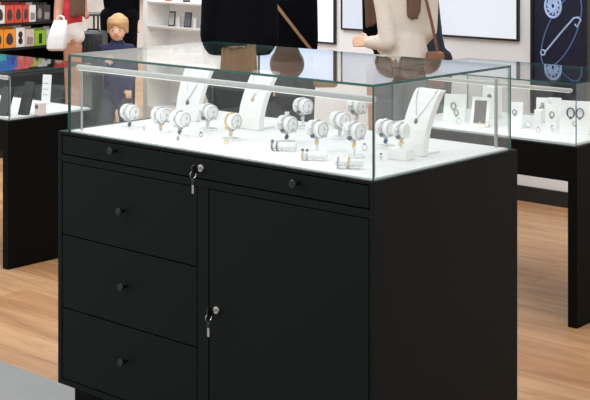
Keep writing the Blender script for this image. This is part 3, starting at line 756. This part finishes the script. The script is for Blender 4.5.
def adult_back(f, ht, coat, trousers, hem, sw, hw, waist_w, cx=0, hairm=HAIRL, hair_z=None, hair_w=.09, arms='down', skin=SKIN, flat=.62, longhair=True, flare=0.0, headx=0):
    """an adult seen from behind, face away from the camera (+y)"""
    k = ht / 1.70
    sh, wa, hp = 1.40 * k, 1.06 * k, .90 * k
    caps = legs(hp, .085, foot_y=.1)
    caps += [((cx, 0, hp), (cx, 0, wa), hw * .85, waist_w * .85, flat), ((cx, 0, wa), (cx, 0, sh - .06), waist_w * .85, sw * .72, flat),
             ((cx, 0, sh - .02), (headx * .7 + cx, .02, sh + .10 * k), .055, .05)]
    for i in (-1, 1): caps.append(((cx, 0, sh - .02), (cx + i * sw * .8, 0, sh - .045), .05, .042))
    caps += head_caps(cx + headx, .03, 1.585 * k, .098 * k, 1)
    # coat
    cc = [((cx, 0, hem + .04), (cx, 0, wa), hw + flare, waist_w, flat), ((cx, 0, wa), (cx, 0, sh - .1), waist_w, sw * .82, flat), ((cx, 0, sh - .1), (cx, 0, sh - .03), sw * .82, sw * .5, flat),
          ((cx - sw * .85, 0, sh - .05), (cx + sw * .85, 0, sh - .05), .062, .062, .9), ((cx, .01, sh), (cx, .015, sh + .035), .068, .062)]
    if arms == 'down':
        for i in (-1, 1):
            S_, E_, W_ = (cx + i * sw * .86, 0, sh - .06), (cx + i * (sw * .98), -.01, wa + .0), (cx + i * sw * .92, .10, .86 * k)
            cc += [(S_, E_, .060, .050), (E_, W_, .048, .04)]
            caps += [(S_, E_, .045, .038), (E_, W_, .036, .028)]
            hand(caps, W_, (0, .35, -1), (0, 1, 0), 1.0, .4)
    f.part('body', caps, skin, .009)
    f.part('coat', cc, coat)
    tl = legs(hp, .085, foot_y=.1); f.part('trousers', [(a, b_, r0 + .012, r1 + .016) for n_, (a, b_, r0, r1) in enumerate(tl) if n_ % 3 != 2] + [((cx, 0, hp), (cx, 0, hp + .1), hw * .88, hw * .8, .65)], trousers)
    shoes(f, .085, .1)
    # hair
    zc = 1.585 * k
    hc = [((cx + headx, .015, zc + .03), (cx + headx, .005, zc + .025), .104 * k, .104 * k, 1.0), ((cx + headx, -.02, zc), (cx + headx, -.03, zc - .08), .098 * k, hair_w * .8, .75)]
    if longhair:
        locks(hc, cx + headx - hair_w, cx + headx + hair_w, -.075, zc - .02, hair_z, 7, .024)
        locks(hc, cx + headx - hair_w * .8, cx + headx + hair_w * .8, -.05, zc, hair_z + .03, 5, .03)
    f.part('hair', hc, hairm, .009)

fA = Fig(239.5, 7.1, 'person in a wide black coat with light brown hair, seen from behind')
adult_back(fA, 1.80, BLK, TROU, .78, .165, .172, .150, 0, HAIRL, 1.44, .095, longhair=True, flare=.015)
fB = Fig(287, 7.65, 'person in a black coat with a tan strap across the back')
adult_back(fB, 1.68, BLK2, TROU, .72, .135, .140, .122, 0, HAIRM, 1.44, .075, longhair=False, flare=.01)
# tan strap bag of person B
f = fB
TAN = mat('tan_leather', (176, 134, 92), .5)
bag = empty('crossbody_bag', fB.o.location, TH, 'tan strapped crossbody bag worn over the black coat', 'bag')
pts = []
for i in range(15):
    u = i / 14; px, py = 262 + (313 - 262) * u, -15 + (66 + 0) * u
    q_ = fB.P(px, py); xx = q_.x
    q_.y = -math.sqrt(max(0.0, 1 - (xx / .185) ** 2)) * .107 - .016
    pts.append(q_)
b = MB()
rs = []
for i, q_ in enumerate(pts):
    t_ = (pts[min(i + 1, 14)] - pts[max(i - 1, 0)]).normalized(); n_ = Vector((0, -1, 0)); w_ = t_.cross(n_).normalized()
    rs.append([q_ + w_ * .0085 + n_ * .002, q_ - w_ * .0085 + n_ * .002, q_ - w_ * .0085 - n_ * .002, q_ + w_ * .0085 - n_ * .002])
b.rings(rs); b.build('strap', TAN, bag)
e = pts[-1]
b = MB(); b.box((e.x - .0, e.y - .03, e.z - .20), (e.x + .14, e.y + .05, e.z + .01), .02); b.build('pouch', TAN, bag, True)

# woman in the beige jacket
f = Fig(404, 7.0, 'woman in a beige jacket with long brown hair holding out one hand'); P = f.P
caps = legs(.93, .08, foot_y=.1)
caps += [((0, 0, .93), (0, 0, 1.12), .12, .095, .66), ((0, 0, 1.12), (0, 0, 1.36), .095, .12, .62), ((0, .01, 1.40), (.02, .03, 1.54), .052, .046)]
shl = Vector((-.125, -.005, 1.43)); el = P(387, 42, -.075); wr = P(369, 42, -.02)
shr = Vector((.13, .0, 1.43)); er = P(429, 31, .0); wrr = P(421, 48, .16)
caps += [((0, 0, 1.42), shl, .05, .045), ((0, 0, 1.42), shr, .05, .045), (shl, el, .042, .034), (el, wr, .034, .026), (shr, er, .042, .034), (er, wrr, .034, .026)]
hand(caps, wr, (-.85, .45, .05), (0, .35, 1), .8, .38); hand(caps, wrr, (-.3, .6, -.7), (0, .5, .5), 1, .6)
caps += head_caps(.03, .03, 1.635, .098, 1)
f.part('body', caps, SKIN, .0045)
cc = [((0.0, 0, .98), (0.004, 0, 1.135), .142, .108, .68), ((.004, 0, 1.135), (.004, 0, 1.34), .108, .138, .62), ((.004, 0, 1.34), (.004, .01, 1.42), .132, .09, .6),
      (shl, shr, .06, .06, .9), (shl, shl.lerp(el, .5), .058, .047), (shl.lerp(el, .5), el, .047, .046), (el, wr, .046, .035), (shr, er, .058, .044), (er, wrr, .042, .034), ((.01, .0, 1.45), (.013, .02, 1.485), .066, .06)]
f.part('jacket', cc, BEIGE, .009)
f.part('trousers', [(a, b_, r0 + .012, r1 + .016) for n_, (a, b_, r0, r1) in enumerate(legs(.93, .08, foot_y=.1)) if n_ % 3 != 2] + [((0, 0, .93), (0, 0, 1.0), .125, .115, .66)], mat('grey_trousers', (104, 106, 112), .8, var=.2, bscale=30))
shoes(f, .08, .1)
hc = [((.03, .015, 1.665), (.03, .005, 1.66), .104, .104), ((.03, -.015, 1.63), (.032, -.03, 1.5), .097, .06, .75)]
locks(hc, -.002, .088, -.083, 1.56, 1.245, 6, .02, .012); locks(hc, .005, .082, -.065, 1.6, 1.27, 4, .026, .01)
f.part('hair', hc, HAIRB, .008)
# brown shoulder bag on her right
bag = empty('shoulder_bag', f.o.location, TH, 'brown leather shoulder bag on a long strap at the beige jacket', 'bag')
BR = mat('brown_leather', (112, 68, 44), .45)
pts = [P(409, -26, -.078), P(418, -12, -.105), P(424.5, 0, -.105), P(429, 18, -.098), P(433, 36, -.09), P(436, 50, -.085)]
b = MB(); rs = []
for i, q_ in enumerate(pts):
    t_ = (pts[min(i + 1, 5)] - pts[max(i - 1, 0)]).normalized(); n_ = Vector((0, -1, 0)); w_ = t_.cross(n_).normalized()
    rs.append([q_ + w_ * .008 + n_ * .002, q_ - w_ * .008 + n_ * .002, q_ - w_ * .008 - n_ * .002, q_ + w_ * .008 - n_ * .002])
b.rings(rs); b.build('strap', BR, bag)
e = P(434.5, 52, -.07)
b = MB(); b.box((e.x - .045, e.y - .03, e.z - .2), (e.x + .04, e.y + .07, e.z), .018); b.build('pouch', BR, bag, True)
b = MB(); b.box((e.x - .047, e.y - .034, e.z - .08), (e.x + .042, e.y + .072, e.z + .005), .012); b.build('flap', mat('brown_flap', (128, 74, 44), .4), bag, True)

# dark haired woman in black beyond the beige jacket
f = Fig(392, 7.6, 'woman in black with long dark brown hair half hidden by the beige jacket'); P = f.P
caps = legs(.88, .08, foot_y=-.1) + [((0, 0, .88), (0, 0, 1.06), .11, .09, .66), ((0, 0, 1.06), (0, 0, 1.3), .09, .11, .62), ((0, 0, 1.33), (0, -.02, 1.47), .05, .045)]
for i in (-1, 1):
    S_, E_, W_ = Vector((i * .125, 0, 1.34)), Vector((i * .125, .02, 1.06)), Vector((i * .03, -.10, 1.0))
    caps += [((0, 0, 1.34), S_, .05, .042), (S_, E_, .04, .034), (E_, W_, .034, .026)]; hand(caps, W_, (-i, -.3, .1), (0, 0, 1), .9, .5)
caps += head_caps(0, -.03, 1.55, .095, -1)
f.part('body', caps, SKIN, .009)
cc = [((0, 0, .80), (0, 0, 1.06), .125, .100, .66), ((0, 0, 1.06), (0, 0, 1.28), .1, .12, .62), ((-.12, 0, 1.33), (.12, 0, 1.33), .055, .055)]
for i in (-1, 1):
    S_, E_, W_ = Vector((i * .125, 0, 1.34)), Vector((i * .125, .02, 1.06)), Vector((i * .06, -.08, 1.01))
    cc += [(S_, E_, .05, .043), (E_, W_, .042, .036)]
f.part('dress', cc, BLK, .011)
shoes(f, .08, -.1)
hc = [((0, -.01, 1.585), (0, .0, 1.57), .101, .1), ((0, .03, 1.55), (0, .05, 1.4), .09, .08, .7)]
locks(hc, -.155, -.085, -.085, 1.5, 1.15, 5, .022, .012); locks(hc, .06, .12, -.05, 1.5, 1.16, 4, .022, .015)
f.part('hair', hc, HAIRM if False else HAIRB, .009)

# navy coat beyond the beige jacket, right
f = Fig(425.5, 8.15, 'person in a dark navy coat standing right of the beige jacket')
adult_back(f, 1.70, NAVYC, TROU, .50, .095, .145, .104, 0, HAIRM, 1.44, .07, arms='none', longhair=False, flare=.015, flat=.9)

# girl in red holding a white bag
f = Fig(70, 9.7, 'long-haired person in a red t-shirt and white shorts carrying a bag'); P = f.P
RED = mat('red_cotton', (200, 44, 54), .8); SHORT = mat('white_shorts_cloth', (226, 222, 218), .8)
caps = [((a[0] + .02, a[1] * 1, a[2]), (b_[0] + .02, b_[1], b_[2]), r0, r1) for a, b_, r0, r1 in legs(.84, .026, foot_y=.09, r=(.044, .032, .026))]
sl, e1, w1 = P(62, -32, 0), P(60, 11, -.06), P(60.5, 22, -.14)
sr, e2, w2_ = P(81, -32, 0), P(83.5, -12, .0), P(86, 8, -.05)
caps += [((.02, 0, .88), (.02, 0, 1.0), .06, .062, .9), ((.012, 0, 1.0), (.012, 0, 1.27), .062, .085, .7), ((.02, 0, 1.32), (.03, .02, 1.44), .045, .042), (sl, e1, .038, .036), (e1, w1, .036, .026), (sr, e2, .032, .028), (e2, w2_, .026, .019), ((0, 0, 1.29), sl, .045, .04), ((0, 0, 1.29), sr, .045, .04)]
hand(caps, w1, (.1, -.3, -1), (0, -1, .2), .95, .7); hand(caps, w2_, (.25, -.4, -.8), (-1, 0, 0), .62, .6)
caps += head_caps(.05, .02, 1.53, .092, 1)
f.part('body', caps, SKIN2, .008)
f.part('t_shirt', [((.004, 0, 1.03), (.002, 0, 1.12), .088, .09, .8), ((.008, 0, 1.12), (.01, 0, 1.27), .084, .1, .7), (sl, sr, .05, .05), (sl, sl.lerp(e1, .45), .052, .05), (sr, sr.lerp(e2, .5), .046, .044)], RED, .009)
f.part('shorts', [((.025, 0, .93), (.018, 0, 1.0), .076, .072, .9), ((-.005, 0, .92), (-.01, 0, .885), .062, .058), ((.05, 0, .92), (.055, 0, .895), .058, .055)], SHORT, .009)
hc = [((.05, .005, 1.56), (.05, 0, 1.55), .098, .097), ((.055, -.02, 1.5), (.06, -.05, 1.3), .088, .07, .7)]
locks(hc, .025, .115, -.088, 1.36, 1.075, 5, .022, .012)
f.part('hair', hc, HAIRB, .009)
shoes(f, .045, .09, mat('white_shoe', (210, 208, 205), .6), .02)
bag = empty('shopping_bag', at_depth(57, 9.45, 0), TH, 'large white patterned shopping bag carried by the person in red', 'bag')
kk = 9.45 / F; BAGM = mat('bag_white', (226, 226, 228), .5, var=.16, bscale=16, bump=.3)
def bp(px, py, y): return Vector(((px - 57) * kk, y, H - (py - Y0) * kk))
b = MB(); rs = []
for (py, xl, xr, dd) in ((50.5, 49, 64, .03), (48, 47, 66, .05), (40, 47.5, 67, .055), (30, 50, 67.5, .045), (24, 52.5, 67.5, .025), (20, 54, 67, .012)):
    l_, r_ = bp(xl, py, 0), bp(xr, py, 0); cen = (l_ + r_) / 2; hw_ = (r_.x - l_.x) / 2; ring = []
    for k in range(20):
        a = 2 * PI * k / 20; cx_, cy_ = math.cos(a), math.sin(a)
        ring.append(cen + Vector((hw_ * math.copysign(abs(cx_) ** .6, cx_), dd * math.copysign(abs(cy_) ** .6, cy_), 0)))
    rs.append(ring)
b.rings(rs); b.build('bag_body', BAGM, bag, True)
for yy in (-.01, .01):
    b = MB(); b.tube([bp(57, 21, yy), bp(58, 17, yy), bp(60.5, 15.5, yy), bp(63.5, 17, yy), bp(64, 21, yy)], .006, 8); b.build('handle', BAGM, bag, True)

# man in black behind the boy
f = Fig(119, 11.6, 'person in a black coat and dark trousers standing behind the blond boy'); P = f.P
adult_back(f, 1.78, BLK2, mat('black_trousers', (10, 10, 13), .9, spec=.1),   .80, .120, .115, .118, .02, HAIRM, 1.5, .08, longhair=False)

# the boy
f = Fig(117, 10.0, 'blond boy in a navy jacket looking over from behind the cabinet'); P = f.P; k = f.k
hx, hz = P(118, 0).x, P(0, 28).z
JN = mat('boy_navy_jacket', (38, 44, 82), .75, bump=.2, bscale=60, var=.2); JT = mat('boy_jeans', (58, 64, 84), .8, var=.15, bscale=40)
hip = .47
caps = []
for i in (-1, 1):
    caps += [((i * .05, 0, hip), (i * .075, -.03, .26), .055, .042), ((i * .075, -.03, .26), (i * .085, 0, .06), .04, .03), ((i * .085, 0, .035), (i * .1, -.1, .028), .03, .026)]
sh = P(0, 47).z
caps += [((0, 0, hip), (0, 0, .6), .08, .075, .75), ((0, 0, .6), (.005, 0, sh), .075, .07, .75), ((.005, 0, sh), (hx, -.005, hz - .08), .036, .036)]
arms_ = []
for i in (-1, 1):
    S_, E_, W_ = Vector((i * .095, 0, sh - .01)), Vector((i * .125, .0, sh - .17)), (Vector((-.062, -.125, sh - .125)) if i < 0 else Vector((.098, -.07, sh - .30)))
    arms_.append((S_, E_, W_)); caps += [((0, 0, sh - .01), S_, .035, .03), (S_, E_, .028, .024), (E_, W_, .023, .018)]; hand(caps, W_, (.35, -.1, .8) if i < 0 else (0, -.4, -1), (-i, 0, .1), .62, .5)
# head: skull, cheeks, jaw, nose, ears
hy = -.012
sp_ = [((hx, hy + .012, hz + .012), .088, (.82, 1.06, 1.0), 3), ((hx, hy - .032, hz - .03), .066, (.88, .82, .95), 3), ((hx, hy - .044, hz - .066), .032, (1.1, .9, .8), 3),
       ((hx, hy - .094, hz - .030), .0115, (1, 1.1, .9), 2), ((hx - .072, hy + .005, hz - .018), .02, (.45, .8, 1.2), 2), ((hx + .072, hy + .005, hz - .018), .02, (.45, .8, 1.2), 2)]
caps.append(((hx, hy - .084, hz - .005), (hx, hy - .094, hz - .028), .006, .008))
body = f.part('body', caps, mat('boy_skin', (236, 192, 164), .5, var=.04, bscale=20), .006, sp_)
EYEW = mat('eye_white', (226, 222, 218), .3); EYED = mat('eye_iris', (70, 60, 56), .3); LIP = mat('lips', (196, 116, 104), .5)
for i in (-1, 1):
    b = MB(); b.sphere((hx + i * .028, hy - .077, hz - .008), .011, (1.15, .7, .8), 2); eo = b.build('eye', EYEW, f.o, True)
    b = MB(); b.sphere((hx + i * .028, hy - .0835, hz - .008), .0055, (1, .6, 1), 2); b.build('iris', EYED, eo, True)
    b = MB(); b.tube([(hx + i * .016, hy - .084, hz + .008), (hx + i * .028, hy - .084, hz + .013), (hx + i * .041, hy - .075, hz + .008)], .0026, 6); b.build('eyebrow', mat('brow', (160, 120, 84), .6), f.o, True)
b = MB(); b.tube([(hx - .02, hy - .082, hz - .052), (hx - .008, hy - .0875, hz - .0555), (hx + .008, hy - .0875, hz - .0555), (hx + .02, hy - .082, hz - .052)], [.002, .0042, .0042, .002], 8); b.build('mouth', LIP, f.o, True)
cc = [((0, 0, .44), (0, 0, .6), .108, .10, .8), ((0, 0, .6), (0.005, 0, sh - .03), .1, .092, .8), ((-.085, 0, sh - .015), (.09, 0, sh - .015), .042, .042)]
for S_, E_, W_ in arms_: cc += [(S_, E_, .045, .038), (E_, W_, .036, .03)]
cc.append(((.003, .005, sh), (.004, .0, sh + .03), .058, .055))
f.part('jacket', cc, JN, .008)
f.part('trousers', [((i * .05, 0, hip), (i * .075, -.03, .26), .068, .056) for i in (-1, 1)] + [((i * .075, -.03, .26), (i * .085, 0, .07), .055, .05) for i in (-1, 1)] + [((0, 0, hip), (0, 0, .5), .095, .09, .8)], JT, .008)
for i in (-1, 1):
    b = MB(); b.capsule((i * .085, .01, .035), (i * .1, -.1, .03), .035, .032); b.build('shoe', SHOE, f.o, True, remesh=.008)
hs = [((hx, hy + .026, hz + .022), .092, (.83, 1.02, 1.0), 3), ((hx, hy + .01, hz + .05), .078, (.86, 1.0, .72), 3)]
hc = []
for k_ in range(26):                                # fringe swept over the brow, longer at the sides
    a = PI * (-.06 + 1.12 * k_ / 25); side = abs(math.cos(a))
    x0_, y0_ = hx + math.cos(a) * .056, hy + .004 - math.sin(a) * .062
    x1_, y1_ = hx + math.cos(a) * .069, hy + .004 - math.sin(a) * .090
    drop = hz + .026 - side ** 2.5 * .055 - .026 * math.cos(a) * (1 - side) + R.uniform(-.009, .007)
    hc.append(((x0_, y0_, hz + .066), (x1_, y1_, hz + .042), .020, .014))
    hc.append(((x1_, y1_, hz + .042), (x1_ + R.uniform(-.004, .008), y1_ + .004, drop), .013, .007))
hair(f, hc, BLOND, hs, vox=.005)

# ------------------------------------------------------------------ light
lamp('shelf_light', (xs0 + ws / 2, YS + .06, 2.3), ws - .2, .1, 2, (math.radians(12), 0, 0), (1, .98, .94))
w_ = bpy.data.worlds.new('shop_ambient'); sc.world = w_; w_.use_nodes = True
bg = w_.node_tree.nodes['Background']; bg.inputs[0].default_value = (.965, .985, 1, 1); bg.inputs[1].default_value = 1.06
lamp('overhead_light', (-4.6, 4.6, 3.6), 5, 3, 60, (0, 0, 0))
lamp('overhead_light', (-9.5, 9.0, 3.6), 5, 4, 120, (0, 0, 0))
lamp('overhead_light', (-7.0, 4.9, 3.3), 2, 1, 34, (math.radians(42), 0, 0))  # added fill that brightens the white shelving, not a fixture of the shop
lamp('overhead_light', (-4.6, 1.2, 3.4), 2.2, 1.2, 40, (math.radians(35), math.radians(-18), 0))

# ------------------------------------------------------------------ camera
cam = bpy.data.cameras.new('camera'); co = bpy.data.objects.new('camera', cam); COL.objects.link(co)
co.location = (0, 0, H); co.rotation_euler = (PI / 2, 0, TH)
cam.sensor_width = 36; cam.lens = F / 590 * 36; cam.shift_y = -(200 - Y0) / 590; cam.shift_x = (295 - CX) / 590
cam.clip_start = .05; cam.clip_end = 100
sc.camera = co
vs = sc.view_settings; sc.display_settings.display_device = 'sRGB'
vs.view_transform = 'Standard'; vs.look = 'None'; vs.exposure = 0.0; vs.gamma = 1.0; vs.use_curve_mapping = False
cy = sc.cycles; cy.transparent_max_bounces = 40; cy.max_bounces = 10; cy.glossy_bounces = 6; cy.diffuse_bounces = 4
cy.sample_clamp_indirect = 6
